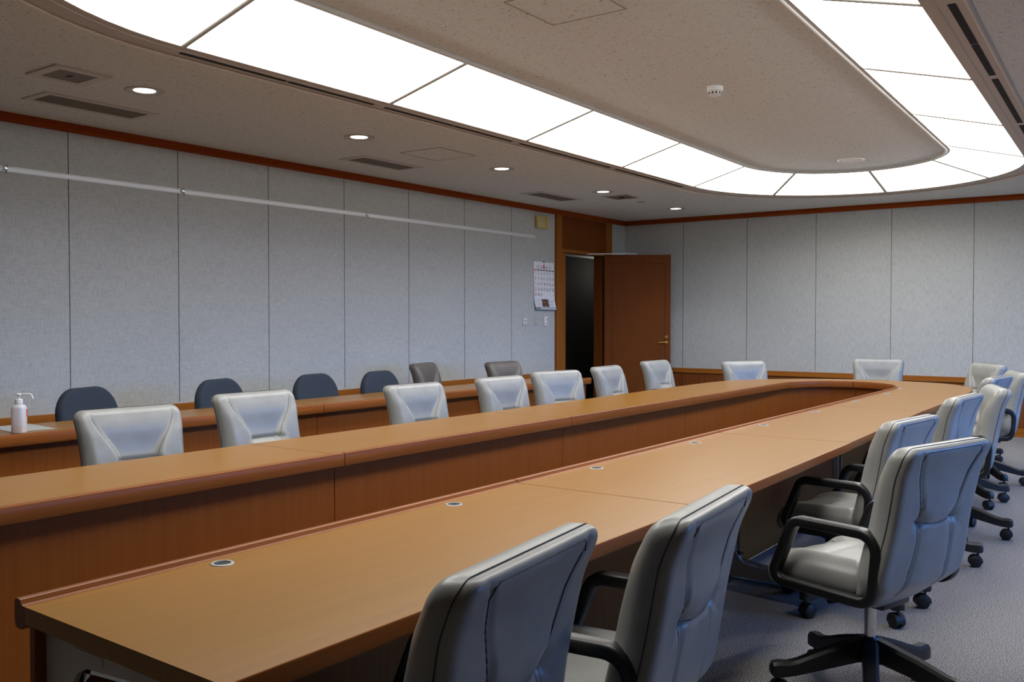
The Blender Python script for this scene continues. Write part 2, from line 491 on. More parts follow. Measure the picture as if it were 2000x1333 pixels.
for k, (a, b) in enumerate(WIN):
    r = bpy.data.objects.new('window_%d' % (k+1), None); COL.objects.link(r); r.location = (XR+.06, a, WZ0); struct(r)
    f = MB(); L_ = b-a; Hh = WZ1-WZ0
    for q in ((0, L_, 0, .05), (0, L_, Hh-.05, Hh), (0, .05, .05, Hh-.05), (L_-.05, L_, .05, Hh-.05), (L_/2-.025, L_/2+.025, .05, Hh-.05)):
        f.box(-.03, .03, q[0], q[1], q[2], q[3])
    f.build('window_frame', M['winframe'], r, 0)
    MB().box(-.003, .003, .05, L_-.05, .05, Hh-.05).build('pane', M['glass'], r, 0)
    MB().rbox(-.10, -.03, 0, L_, -.02, .0, .004).build('window_sill', M['trimw'], r, 0)
# seams of the fabric panels (thin recessed joints)
def seams_left(ys):
    s = MB()
    for y in ys: s.box(XL-.001, XL+.0012, y-.0022, y+.0022, .66, 2.635)
    return s
s = seams_left([2.63, 3.514, 4.4, 5.29, 6.187, 7.089, 8.0, 8.887])
struct(s.build('trim_4', M['gap'], smooth=0))
s = MB()
for x in (-5.503, -4.595, -3.697, -2.799, -1.905, -1.0, -.1, .8, 1.7): s.box(x-.0022, x+.0022, YF-.0012, YF+.001, .66, 2.635)
struct(s.build('trim_5', M['gap'], smooth=0))
# cornice
crown_sec = [(0, 0), (.026, 0), (.026, -.018), (.02, -.024), (.02, -.062), (0, -.064)]
def wallrun(sec, side, a, b, z):
    m = MB()
    if side == 'left':
        m.prism([(XL+p[0], z+p[1]) for p in sec], 'Y', a, b)
    else:
        m.prism([(YF-p[0], z+p[1]) for p in sec], 'X', a, b)
    return m
struct(wallrun(crown_sec, 'left', YB, DY0, ZC).build('trim_6', M['crown'], smooth=0))
struct(wallrun(crown_sec, 'left', DY0, YF, ZC).build('trim_6', M['crown'], smooth=0))
M['crownx'] = wood('cornice wood across', srgb(160, 76, 28), srgb(140, 62, 20), 'X', .55, .06)
M['railx'] = wood('wainscot rail across', srgb(160, 98, 36), srgb(140, 82, 28), 'X', .45, .1)
struct(wallrun(crown_sec, 'far', XL+.02, XR, ZC).build('trim_7', M['crownx'], smooth=0))
# wainscot: rail, shadow gap, panels, baseboard
rail_sec = [(0, .647), (.028, .647), (.030, .643), (.030, .585), (0, .585)]
struct(wallrun(rail_sec, 'left', YB, DY0, 0).build('trim_8', M['rail'], smooth=0))
struct(wallrun(rail_sec, 'left', DY1, YF, 0).build('trim_8', M['rail'], smooth=0))
struct(wallrun(rail_sec, 'far', XL+.03, XR, 0).build('trim_9', M['railx'], smooth=0))
p = MB(); yy = YB
for y in [-1.84, -.95, -.06, .84, 1.73, 2.63, 3.514, 4.4, 5.29, 6.187, 7.089, 8.0, 8.887, DY0]:
    p.box(XL, XL+.016, yy+.002, y-.002, .108, .575); yy = y
p.box(XL, XL+.016, DY1, YF-.02, .108, .575)
struct(p.build('trim_10', M['wain'], smooth=0))
p = MB(); xx = XL+.02
for x in (-5.503, -4.595, -3.697, -2.799, -1.905, -1.0, -.1, .8, 1.7, XR):
    p.box(xx+.002, x-.002, YF-.016, YF, .108, .575); xx = x
struct(p.build('trim_11', M['wain'], smooth=0))
p = MB().box(XL, XL+.008, YB, DY0, .1, .59); p.box(XL+.01, XR, YF-.008, YF, .1, .59)
struct(p.build('trim_12', M['gap'], smooth=0))
struct(MB().box(XL, XL+.02, YB, DY0, 0, .102).build('baseboard_left', M['rail'], smooth=0))
struct(MB().box(XL+.02, XR, YF-.02, YF, 0, .102).build('baseboard_far', M['railx'], smooth=0))

# ---- door
dr = struct(thing('door_1', 'dark brown wooden door standing open beside its framed opening', 'door', (XL, 10.5, 0)))
if 'category' in dr: del dr['category']
def dpart(mb, name, mat, parent=dr, smooth=0): 
    mb.v = [(x-XL, y-10.5, z) for x, y, z in mb.v]
    return mb.build(name, mat, parent, smooth)
f = MB()
f.box(XL-.12, XL+.03, DY0, 9.95, 0, DZ1)            # left post
f.box(XL-.12, XL+.03, 11.075, DY1, 0, DZ1)           # right post
f.box(XL-.12, XL+.02, 9.95, 11.075, 2.17, 2.21)      # head rail
dpart(f, 'door_frame', M['frame'])
dpart(MB().box(XL-.12, XL-.0, 10.985, 11.075, 0, 2.17), 'door_jamb', M['doorwood'])
dpart(MB().box(XL-.06, XL-.01, 9.95, 11.075, 2.21, DZ1), 'transom_panel', M['doorwood'])
n_ = MB().box(XL-.05, XL-.005, 9.953, 10.083, 0.005, 2.165)
dpart(n_, 'narrow_leaf', M['frame'])
lf = bpy.data.objects.new('leaf', None)
hx, hy = XL+.045, 10.99; fx, fy = -5.585, 11.432
ang = math.atan2(fy-hy, fx-hx); Wd = math.hypot(fx-hx, fy-hy)
lm = MB().rbox(0, Wd, -.02, .02, .008, 2.185, .002, 1)
leaf = lm.build('leaf', M['doorwood'], dr, 0); leaf.location = (hx-XL, hy-10.5, 0); leaf.rotation_euler = (0, 0, ang)
# routed line round the leaf panel, lever handle and lock
gz = MB()
for a, b_, c_, d_ in ((.10, Wd-.075, 2.065, 2.069), (.10, .104, .1, 2.069), (Wd-.079, Wd-.075, .1, 2.069)):
    gz.box(a, b_, -.0206, -.0195, c_, d_)
gz.build('groove', M['gap'], leaf, 0)
hd = MB().lathe([(.0, -.006), (.022, -.006), (.022, .004), (.0, .004)], n=20)
hd.v = [(x+Wd-.055, -.024-z*1, y+1.0) for x, y, z in hd.v]
hd.tube([(Wd-.055, -.024, 1.0), (Wd-.055, -.06, 1.0), (Wd-.075, -.066, 1.0), (Wd-.165, -.066, .998)], .0085, 8)
hd.build('lever_handle', M['brass'], leaf)
lk = MB().lathe([(0, 0), (.02, 0), (.019, .012), (.0, .012)], n=20); lk.v = [(x+Wd-.055, -.02-z, y+1.075) for x, y, z in lk.v]
lk.build('lock', M['brass'], leaf)
kb = MB().rbox(Wd-.002, Wd+.008, .02, .06, .985, 1.01, .004); kb.build('latch', M['alu'], leaf)
cl = MB().rbox(.12, .34, -.05, -.021, 2.115, 2.165, .004)
ca = MB()
ca.box(XL+.02, XL+.06, 10.55, 10.60, 2.168, 2.178)
ca.tube([(XL+.05, 10.58, 2.176), (XL+.36, 11.02, 2.195), (XL+.42, 11.2, 2.198)], .008, 6)
dpart(ca, 'closer_arm', M['alu'])
# corridor behind the door
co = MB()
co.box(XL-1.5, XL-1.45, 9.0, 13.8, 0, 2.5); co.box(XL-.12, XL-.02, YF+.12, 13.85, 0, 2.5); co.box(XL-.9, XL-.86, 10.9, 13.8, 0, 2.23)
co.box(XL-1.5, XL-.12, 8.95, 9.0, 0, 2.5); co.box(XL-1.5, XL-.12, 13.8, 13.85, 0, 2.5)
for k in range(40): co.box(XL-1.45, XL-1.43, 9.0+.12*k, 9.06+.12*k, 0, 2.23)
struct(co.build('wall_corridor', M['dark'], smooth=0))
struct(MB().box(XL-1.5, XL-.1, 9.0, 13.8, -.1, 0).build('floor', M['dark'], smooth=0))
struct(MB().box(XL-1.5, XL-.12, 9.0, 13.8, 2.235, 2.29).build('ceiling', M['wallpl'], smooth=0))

# ================================================================== CEILING FITTINGS
pos = [(-5.116, 3.29), (-5.09, 5.078), (-5.088, 6.908), (-5.105, 8.791), (-5.14, 10.657)]
for k, (x, y) in enumerate(pos):
    t = thing('downlight', 'round lit downlight in the left ceiling strip, %s' % ['nearest, beside the wide square vent', 'second from the front', 'third from the front', 'fourth, touching the dark square vent', 'farthest, by the room corner'][k], 'ceiling light', (x, y, ZC), 0, 'downlights along the left wall')
    MB().lathe([(.066, .004), (.080, -.004), (.112, -.006), (.116, -.001), (.116, .004)], n=36, cap=False).build('trim_ring', M['trimw'], t)
    MB().lathe([(.0, -.0005), (.064, -.0005), (.067, .004), (.0, .004)], n=36, cap=False).build('lamp', M['lamp'], t)
for k, (x, y) in enumerate([(.25, 3.29), (.25, 5.078), (.25, 6.908), (.25, 8.791), (.25, 10.657)]):
    t = thing('downlight', 'round lit downlight in the ceiling strip right of the glowing ring, %s' % ['nearest', 'second', 'third', 'fourth', 'farthest'][k], 'ceiling light', (x, y, ZC), 0, 'downlights along the window side')
    MB().lathe([(.066, .004), (.080, -.004), (.112, -.006), (.116, -.001), (.116, .004)], n=36, cap=False).build('trim_ring', M['trimw'], t)
    MB().lathe([(.0, -.0005), (.064, -.0005), (.067, .004), (.0, .004)], n=36, cap=False).build('lamp', M['lamp'], t)
for k, (x, y) in enumerate([(.25, 3.29), (.25, 5.078), (.25, 6.908), (.25, 8.791), (.25, 10.657)]+pos):
    ld = bpy.data.lights.new('downlight_beam', 'SPOT'); ld.energy = 42 if x > 0 else 20; ld.color = (1, .95, .87); ld.spot_size = math.radians(128 if x > 0 else 90); ld.spot_blend = .6; ld.shadow_soft_size = .03
    lo = bpy.data.objects.new('downlight_beam', ld); COL.objects.link(lo); lo.location = (x, y, ZC-.02)
def frame_rect(m, x0, x1, y0, y1, z0, z1, b):
    m.box(x0, x1, y0, y0+b, z0, z1); m.box(x0, x1, y1-b, y1, z0, z1); m.box(x0, x0+b, y0+b, y1-b, z0, z1); m.box(x1-b, x1, y0+b, y1-b, z0, z1)
for k, (y0, y1) in enumerate([(2.947, 3.712), (5.662, 6.41), (8.37, 9.18)]):
    x0, x1 = -5.915, -5.61
    t = thing('ceiling_grille', 'long slatted air grille in the ceiling, %s' % ['nearest to the camera', 'middle one by the square hatch', 'farthest, near the door'][k], 'air vent', ((x0+x1)/2, (y0+y1)/2, ZC), 0, 'slatted ceiling grilles')
    a, b = (x1-x0)/2, (y1-y0)/2
    m = MB(); frame_rect(m, -a, a, -b, b, -.008, .001, .045); m.build('frame', M['louver'], t, 0)
    MB().box(-a+.045, a-.045, -b+.045, b-.045, -.0005, .001).build('backing', M['slot'], t, 0)
    m = MB(); ns = 13
    for q in range(ns):
        xx = -a+.045+(2*a-.09)*(q+.5)/ns
        m.box(xx-.0055, xx+.0055, -b+.045, b-.045, -.006, -.001)
    m.build('slats', M['louverd'], t, 0)
t = thing('ceiling_vent', 'wide square vent with dark inset panel beside nearest downlight', 'air vent', (-5.125, 2.825, ZC))
m = MB(); frame_rect(m, -.165, .165, -.165, .165, -.012, .001, .055); m.build('frame', M['louver'], t, 0)
MB().box(-.11, .11, -.11, .11, -.009, .0).build('panel', M['louverd'], t, 0)
m = MB()
for q in range(3): m.prism([(-.03+.018*q, -.012), (-.022+.018*q, -.012), (-.008+.018*q, .012), (-.016+.018*q, .012)], 'Z', -.0105, -.009)
m.build('mark', M['ink'], t, 0)
t = thing('ceiling_vent', 'dark square diffuser with black centre beside the fourth downlight', 'air vent', (-5.137, 9.26, ZC))
m = MB(); frame_rect(m, -.165, .165, -.165, .165, -.008, .001, .03); m.build('frame', M['louver'], t, 0)
m = MB()
for q in range(4):
    b = .135-.03*q; frame_rect(m, -b, b, -b, b, -.010+.0012*q, .0, .022)
m.build('louver', M['louverd'], t, 0)
MB().lathe([(.03, -.012), (.03, 0)], n=20).build('core', M['slot'], t)
def hatch(x0, x1, y0, y1, z, label, latch=None):
    t = thing('ceiling_hatch', label, 'ceiling hatch', ((x0+x1)/2, (y0+y1)/2, z)); a, b = (x1-x0)/2, (y1-y0)/2
    m = MB(); frame_rect(m, -a, a, -b, b, -.003, .001, .005); m.build('joint', M['louverd'], t, 0)
    MB().box(-a+.006, a-.006, -b+.006, b-.006, -.002, .001).build('cover', M['ceil'], t, 0)
    if latch: MB().lathe([(.008, -.005), (.012, -.005), (.012, 0), (.008, 0)], (latch[0], latch[1], 0), 16, False).build('latch', M['trimw'], t)
hatch(-5.29, -4.853, 5.745, 6.215, ZC, 'square access hatch in the ceiling between second and third downlights')
hatch(-2.706, -2.264, 3.69, 4.13, ZI, 'square access hatch in the raised ceiling island at top edge', (-.217, -.02))
t = thing('smoke_detector', 'white round smoke detector on the raised ceiling island', 'smoke detector', (-2.54, 5.854, ZI))
MB().lathe([(.052, .001), (.053, -.008), (.052, -.03), (.046, -.034), (0, -.034)], n=36, cap=False).build('base', M['white'], t)
MB().lathe([(.040, -.034), (.040, -.052), (.030, -.058), (0, -.058)], n=30, cap=False).build('sensor', M['white'], t)
m = MB()
for k in range(10):
    a = 2*PI*k/10; m.rbox(-.007, .007, -.002, .002, -.050, -.038, .001, 1, Matrix.Rotation(a, 4, 'Z') @ Matrix.Translation((0, .0395, 0)))
m.build('opening', M['ink'], t, 0)
t = thing('ceiling_speaker', 'round flush speaker disc with pale rim near curved light end', 'speaker', (-2.62, 9.3, ZI))
MB().lathe([(.116, .0), (.118, -.006), (.124, -.006), (.126, .0)], n=40, cap=False).build('rim', M['white'], t)
MB().lathe([(0, -.003), (.115, -.003), (.117, 0)], n=40, cap=False).build('grille', M['louver'], t)
o = MB().lathe([(0, -.016), (.04, -.014), (.05, -.006), (.052, .0)], (0, 0, 0), 28, False).build('ceiling_sensor', M['trimc'], None, 35, 0, (-5.157, 9.78, ZC))
tag(o, 'small beige disc sensor beyond the dark square ceiling diffuser', 'sensor')

# ================================================================== LEFT WALL FITTINGS
t = thing('picture_rail', 'long pale aluminium hanging rail across the left fabric wall', 'picture rail', (XL, 5.0, 2.32))
m = MB(); m.prism([(0, -.017), (.006, -.017), (.006, -.010), (.012, -.010), (.012, -.004), (.006, -.002), (.006, .010), (.014, .012), (.014, .017), (0, .017)], 'Y', YB-5.0+.02, 4.37)
m.build('track', M['alu'], t, 0)
for y in (3.075, 4.435, 6.479):
    k = MB().rbox(.0, .026, -.012, .012, -.012, .022, .003); k.tube([(.02, 0, -.01), (.024, 0, -.03), (.034, 0, -.032), (.036, 0, -.02)], .003, 6)
    k.build('hook', M['chrome'], t, 35, 0, (0, y-5.0, 0))
t = thing('wall_speaker', 'yellowed plastic box speaker high on wall left of the door', 'speaker', (XL, 9.492, 2.507))
MB().rbox(0, .05, -.12, .12, -.078, .078, .012, 3).build('body', M['cream'], t)
m = MB()
for q in range(9): m.rbox(.049, .054, -.095, .03, -.060+.014*q, -.054+.014*q, .002, 1)
m.build('grille', M['beige'], t)
MB().rbox(.048, .06, .05, .10, -.065, .065, .006, 2).build('cover', M['cream'], t)
# wall plates
t = thing('switch_plate', 'pale square plate with four white switches, leftmost of three plates', 'switch', (XL, 9.162, 1.29))
MB().rbox(0, .006, -.055, .055, -.06, .06, .004, 2).build('plate', M['greyplate'], t)
for a in (-.02, .02):
    for b in (-.022, .022): MB().rbox(.005, .012, a-.012, a+.012, b-.016, b+.016, .003, 2).build('rocker', M['white'], t)
t = thing('switch_plate', 'narrow beige plate with one slim switch, middle of three plates', 'switch', (XL, 9.40, 1.287))
MB().rbox(0, .006, -.037, .037, -.058, .058, .004, 2).build('plate', M['greyplate'], t)
MB().rbox(.005, .012, -.012, .012, -.034, .034, .003, 2).build('rocker', M['beige'], t)
t = thing('mounted_remote', 'white upright remote in wall holder, rightmost of three plates', 'remote control', (XL, 9.606, 1.287))
MB().rbox(0, .02, -.042, .042, -.06, .06, .006, 2).build('case', M['white'], t)
for b in (-.028, .022): MB().rbox(.019, .023, -.006, .032, b-.018, b+.020, .002, 1).build('button', M['greyplate'], t)

# ---- calendar
def text_mesh(body, size):
    cu = bpy.data.curves.new('txt', 'FONT'); cu.body = body; cu.size = size; cu.align_x = 'CENTER'; cu.align_y = 'CENTER'
    cu.resolution_u = 2
    ob = bpy.data.objects.new('txt', cu); me = bpy.data.meshes.new_from_object(ob)
    v = [tuple(x.co) for x in me.vertices]; f = [list(p.vertices) for p in me.polygons]
    bpy.data.objects.remove(ob); bpy.data.meshes.remove(me); bpy.data.curves.remove(cu)
    return v, f
CW, CH = .452, .595
cal = thing('wall_calendar', 'white month calendar with red and black numerals hanging beside the door', 'calendar', (XL, 9.562, 2.02))
def cmap(u, v, lift=0):
    """u: metres right of the middle, v: metres below the top"""
    x = .007+.035*max(0, (v-.40)/.2)**2+lift
    r = math.radians(2.2); return (x, u*math.cos(r)+v*math.sin(r)*1.0, -v*math.cos(r)+u*math.sin(r)*-.2)
pg = MB().grid(lambda a, b: cmap(CW*(a-.5), CH*b), 6, 20); pg.build('page', M['paper'], cal)
pg = MB().grid(lambda a, b: cmap(CW*(a-.5), CH*b, -.005), 6, 20); pg.build('back_pages', M['paper'], cal)
def quad(m, u0, u1, v0, v1, lift=.0008):
    m.add([cmap(u0, v1, lift), cmap(u1, v1, lift), cmap(u1, v0, lift), cmap(u0, v0, lift)], [(0, 1, 2, 3)])
def put(m, body, size, u, v, sx=.8):
    vs, fs = text_mesh(body, size)
    m.add([cmap(u+x*sx, v-y, .001) for x, y, z in vs], fs)
blk, red, gry = MB(), MB(), MB()
cols = [-.195+.065*k for k in range(7)]
for d in range(1, 32):
    k = d-1; r_, c_ = k//7, k % 7
    q_ = MB(); rd = c_ == 0 or d == 20; put(q_, str(d), .056, cols[c_], .143+.066*r_, .82)
    q_.build('numeral', M['red'] if rd else M['ink'], cal, 0, label='red numeral' if rd else None)
for d, c_ in ((1, 3), (2, 4), (3, 5), (4, 6)): put(gry, str(d), .028, cols[c_], .143+.066*4)
for k in range(7):
    q_ = MB(); quad(q_, cols[k]-.026, cols[k]+.026, .098, .110); q_.build('weekday_bar', M['red'] if k == 0 else M['ink'], cal, 0)
vs = [(.0+.02*math.cos(2*PI*q/24), .062+.032*math.sin(2*PI*q/24)) for q in range(24)]
red.add([cmap(a, b, .001) for a, b in vs], [list(range(24))])
wh = MB(); vsx, fsx = text_mesh('3', .045); wh.add([cmap(x*.8, .064-y, .0018) for x, y, z in vsx], fsx)
for s_ in (-1, 1):
    for q in range(5): quad(gry, s_*.13-.045, s_*.13+.045-.01*(q % 3), .048+.009*q, .051+.009*q)
    for q in range(3): quad(blk if q < 0 else gry, s_*.055-.018, s_*.055+.018, .055+.012*q, .063+.012*q)
    for q in range(4): quad(gry, s_*.145-.055, s_*.145+.055-.02*(q % 2), .475+.022*q, .480+.022*q)
quad(gry, -.2, -.07, .453, .455); quad(gry, -.03, .1, .453, .455)
red.build('month_oval', M['red'], cal, 0, label='red oval behind month number')
gry.build('fine_print', M['greyink'], cal, 0); wh.build('month_number', M['paper'], cal, 0)
m = MB(); quad(m, -.075, .075, .46, .555); m.build('picture', M['photo'], cal, 0)
m = MB(); quad(m, -CW/2, CW/2, .56, CH, .0006); m.build('advert_band', M['greyband'], cal, 0)
m = MB()
for q in range(11): quad(m, -.12+.03*q, -.10+.03*q, .568, .584, .0012)
m.build('advert_text', M['paper'], cal, 0)
m = MB().rbox(.0, .016, -.012, .012, -.008, .010, .003); m.build('hanger', M['green'], cal)

# ================================================================== DESKS
def desk_profile(lip):
    """list of (base, offset inward from that edge, z)"""
    inner = [('i', .030, ZD-.050), ('i', .012, ZD-.050), ('i', .004, ZD-.046), ('i', .0, ZD-.038), ('i', .0, ZD+.003),
             ('i', .003, ZD+.0095), ('i', .008, ZD+.0120), ('i', .021, ZD+.0120), ('i', .0245, ZD+.0105), ('i', .030, ZD+.0022), ('i', .036, ZD+.0003), ('i', .044, ZD)]
    return inner
def build_section(name, label, inner, outer, grain, group, legs=(), grommets=(), panel=(.065, .085), panel_bottom=.012, leg_side=1, apron=True):
    """inner/outer: matching lists of 2D points; the lip runs along inner"""
    mid = (inner[0]+inner[-1]+outer[0]+outer[-1])/4
    t = thing(name, label, 'desk', (mid.x, mid.y, 0), 0, group)
    org = Vector((mid.x, mid.y))
    gap = .0026
    n = len(inner); D = [(outer[k]-inner[k]).normalized() for k in range(n)]
    T0 = (inner[1]-inner[0]).normalized()*gap; T1 = (inner[-1]-inner[-2]).normalized()*-gap
    I = [inner[k]-org+(T0 if k == 0 else T1 if k == n-1 else Vector((0, 0))) for k in range(n)]
    O = [outer[k]-org+(T0 if k == 0 else T1 if k == n-1 else Vector((0, 0))) for k in range(n)]
    def strip(secf, nm, mat, close=True, smooth=30):
        m = MB(); S = [secf(k) for k in range(n)]; q = len(S[0])
        m.v = [p for s_ in S for p in s_]
        for k in range(n-1):
            for j in range(q if close else q-1): m.f.append([k*q+j, k*q+(j+1) % q, (k+1)*q+(j+1) % q, (k+1)*q+j])
        m.f.append(list(range(q))[::-1]); m.f.append([(n-1)*q+j for j in range(q)])
        return m.build(nm, mat, t, smooth)
    def P(b, off, z):
        def f(k):
            p = I[k]+D[k]*off if b == 'i' else O[k]-D[k]*off
            return (p.x, p.y, z)
        return f
    prof = [P('i', .0445, ZD-.036), P('i', .0445, ZD), P('o', .0035, ZD), P('o', .0035, ZD-.038), P('o', .03, ZD-.038)]
    strip(lambda k: [f(k) for f in prof], 'desk_top', grain)
    pb = [P('o', .0035, ZD), P('o', .0015, ZD-.0008), P('o', .0, ZD-.004), P('o', .0, ZD-.034), P('o', .0025, ZD-.038), P('o', .0035, ZD-.038)]
    strip(lambda k: [f(k) for f in pb], 'edge_band', M['edge'])
    pe = [P(*a) for a in desk_profile(1)]+[P('i', .044, ZD-.03)]
    strip(lambda k: [f(k) for f in pe], 'edge_lip', M['edge'])
    pp = [P('i', panel[0], panel_bottom), P('i', panel[0], ZD-.038), P('i', panel[1], ZD-.038), P('i', panel[1], panel_bottom)]
    strip(lambda k: [f(k) for f in pp], 'modesty_panel', M['panel'], smooth=20)
    if apron:
        pa = [P('o', .05, .662), P('o', .05, ZD-.038), P('o', .068, ZD-.038), P('o', .068, .662)]
        strip(lambda k: [f(k) for f in pa], 'apron', M['panel'], smooth=20)
    for (lx, ly, sgn) in legs:
        lo = leg_plate(sgn); lo.parent = t; lo.location = (lx-org.x, ly-org.y, 0)
    for gx, gy in grommets:
        g_ = MB().lathe([(.019, -.004), (.021, .0022), (.026, .0026), (.0285, .0005), (.0285, -.002)], n=28, cap=False)
        gg = g_.build('grommet', M['ringm'], t, 50, 0, (gx-org.x, gy-org.y, ZD))
        MB().lathe([(0, .0007), (.0195, .0007)], n=24, cap=False).build('hole', M['slot'], gg, 0)
    return t
def leg_plate(sgn):
    """C-shaped pressed steel end frame in the X-Z plane, post at x=0, arm and foot towards sgn*X"""
    pts = [(0, .05), (.03, .012), (.56, .012), (.565, .03), (.13, .085), (.092, .14), (.092, .57), (.115, .612), (.15, .628), (.56, .655), (.56, ZD-.038), (0, ZD-.038)]
    poly = rounded(pts, [.0, .01, .004, .004, .05, .03, .05, .03, .02, .004, 0, 0], 5)
    m = MB().prism([(x*sgn, z) for x, z in poly], 'Y', -.016, .016)
    o = m.build('leg', M['steel'], None, 30)
    e = [(.555, .03), (.13, .088), (.098, .13), (.094, .16), (.094, .55), (.10, .585), (.125, .618), (.16, .632), (.5, .652)]
    ep = catmull(e, 5)
    MB().sweep([(p.x*sgn, 0, p.y) for p in ep], [(-.018, -.004), (.018, -.004), (.018, .004), (-.018, .004)], False, (0, 1, 0)).build('edge_strip', M['chrome'], o, 30)
    MB().prism(rounded([(.03*sgn, .22), (.055*sgn, .22), (.055*sgn, .50), (.03*sgn, .50)], .011, 5), 'Y', -.0175, .0175).build('slot', M['slot'], o, 0)
    MB().prism(rounded([(.10*sgn, .642), (.21*sgn, .642), (.21*sgn, .662), (.10*sgn, .662)], .008, 4), 'Y', -.0172, -.015).build('recess', M['steel'], o, 0)
    for q in (.05, .53): MB().lathe([(.014, 0), (.016, .006), (.008, .012)], (q*sgn, 0, 0), 14).build('glide', M['blackr'], o)
    return o
V = Vector
G1, G2, G3 = 'sections of the long table beside the chairs in front', 'sections of the long table on its far side', 'sections of the rear desk row'
FI = -1.955
def line(a, b, n=2): return [V(a).lerp(V(b), k/n) for k in range(n+1)]
GX = -1.865
build_section('conference_desk', 'nearest long wooden desk section with open end at lower left', line((FI, .945), (FI, 2.71)), line((-1.236, .925), (-1.222, 2.71)), M['top'], G1,
              legs=[(-1.87, .985, 1), (-1.87, 2.66, 1)], grommets=[(GX, 1.395), (GX, 2.275)])
build_section('conference_desk', 'second long wooden desk section from the front in the near row', line((FI, 2.71), (FI, 4.53)), line((-1.222, 2.71), (-1.264, 4.53)), M['top'], G1,
              legs=[(-1.895, 4.45, 1)], grommets=[(GX, 3.165), (GX, 4.085)])
build_section('conference_desk', 'third long wooden desk section in near row, before the curve', line((FI, 4.53), (FI, 6.365)), line((-1.268, 4.53), (-1.325, 6.365)), M['top'], G1,
              legs=[(-1.93, 6.30, 1)], grommets=[(GX-.005, 5.0), (GX-.012, 5.925)])
# curved far end in two halves
inn_r = [V((FI, 6.365)), V((FI, 7.2)), V((FI-.003, 7.9))]+[V((-2.46+.502*math.cos(a), 8.25+.615*math.sin(a))) for a in [PI/2*k/12 for k in range(0, 13)]]
out_r = catmull([(-1.325, 6.365), (-1.335, 7.2), (-1.35, 8.0), (-1.425, 8.7), (-1.65, 9.14), (-1.98, 9.33), (-2.455, 9.375)], 8)
MI = -2.925
inn_l = [V((-2.46-.465*math.sin(a), 8.25+.615*math.cos(a))) for a in [PI/2*k/12 for k in range(0, 13)]]+[V((MI, 7.9)), V((MI, 7.2)), V((MI, 6.38))]
out_l = catmull([(-2.455, 9.375), (-2.89, 9.24), (-3.28, 8.90), (-3.48, 8.55), (-3.56, 8.1), (-3.57, 7.2), (-3.565, 6.38)], 8)
def stations(i_, o_, n, rev=False):
    # pair by equal fractions along each curve, with a bend towards the straight part
    return resample(i_, n), resample(o_, n)
a, b = stations(inn_r, out_r, 28)
build_section('conference_desk', 'curved wooden desk section forming the right half of the rounded end', a, b, M['top'], G1, legs=(), grommets=[(-1.875, 6.84), (-1.88, 7.72), (-1.93, 8.36)])
a, b = stations(inn_l, out_l, 28)
build_section('conference_desk', 'curved wooden desk section forming the left half of the rounded end', a, b, M['top'], G2)
for (y0, y1, lab) in ((4.675, 6.38, 'wooden desk section on the far side just before the curve'), (2.825, 4.675, 'middle wooden desk section of the far side below the grey chairs'), (.95, 2.825, 'nearest wooden desk section of the far side, cut by left edge')):
    build_section('conference_desk', lab, line((MI, y1), (MI, y0)), line((-3.56, y1), (-3.56, y0)), M['top'], G2, legs=[(-3.0, y0+.06, -1)])
RI = -4.715
for (y0, y1, lab) in ((6.16, 7.9, 'farthest section of the rear desk row, ending near the door'), (4.36, 6.16, 'middle section of the rear desk row before the left wall'), (.76, 4.36, 'nearest section of the rear desk row, carrying the pump bottle')):
    build_section('rear_desk', lab, line((RI, y1), (RI, y0)), line((-5.24, y1), (-5.24, y0)), M['top'], G3, legs=[(-4.79, y0+.06, -1)])

# ---- bottle and sheet on the rear desk
sh = MB().box(-.17, .17, -.11, .11, 0, .0015).build('paper_sheet', M['greyplate'], None, 0, 0, (-5.085, 2.512, ZD+.0005)); sh.rotation_euler = (0, 0, math.radians(-6))
tag(sh, 'pale grey sheet lying flat on the rear desk by the bottle', 'paper')
bt = thing('pump_bottle', 'white translucent hand sanitizer pump bottle on the rear desk', 'bottle', (-4.868, 2.395, ZD+.0005), math.radians(40))
def sq(m, prof, k=3.2, n=28):
    vs = []; fs = []
    for r, z in prof:
        for q in range(n):
            a = 2*PI*q/n; c_, s_ = math.cos(a), math.sin(a)
            kk = k if r > .018 else 2
            d = (abs(c_)**kk+abs(s_)**kk)**(-1/kk); vs.append((r*d*c_, r*d*s_, z))
    for j in range(len(prof)-1):
        for q in range(n): fs.append((j*n+q, j*n+(q+1) % n, (j+1)*n+(q+1) % n, (j+1)*n+q))
    fs.append(list(range(n))[::-1]); fs.append([(len(prof)-1)*n+q for q in range(n)])
    return m.add(vs, fs)
sq(MB(), [(.029, .038), (.0335, .039), (.0335, .128), (.031, .138), (.022, .147), (.0165, .15), (.0165, .158)]).build('body', M['frost'], bt, 40)
sq(MB(), [(.030, 0), (.033, .003), (.0335, .006), (.0335, .0385), (.029, .0385)]).build('filled_part', M['gel'], bt, 40, label='lower part of bottle with gel inside')
MB().rbox(.0325, .0342, .006, .018, .085, .122, .0005, 1).build('side_label', M['red'], bt, 0, label='printed label on bottle side')
MB().lathe([(.017, .152), (.019, .154), (.018, .174), (.015, .177), (.0, .177)], n=28, cap=False).build('cap', M['white'], bt)
pm = MB().lathe([(.005, .176), (.005, .197), (.0, .197)], n=14, cap=False); pm.lathe([(0, .196), (.014, .197), (.0145, .203), (.010, .206), (0, .206)], n=20, cap=False)
pm = pm.build('pump', M['white'], bt)
MB().tube([(.0, .0, .2015), (.055, 0, .2015), (.062, 0, .199), (.071, 0, .178)], .0042, 8).build('nozzle', M['white'], pm)

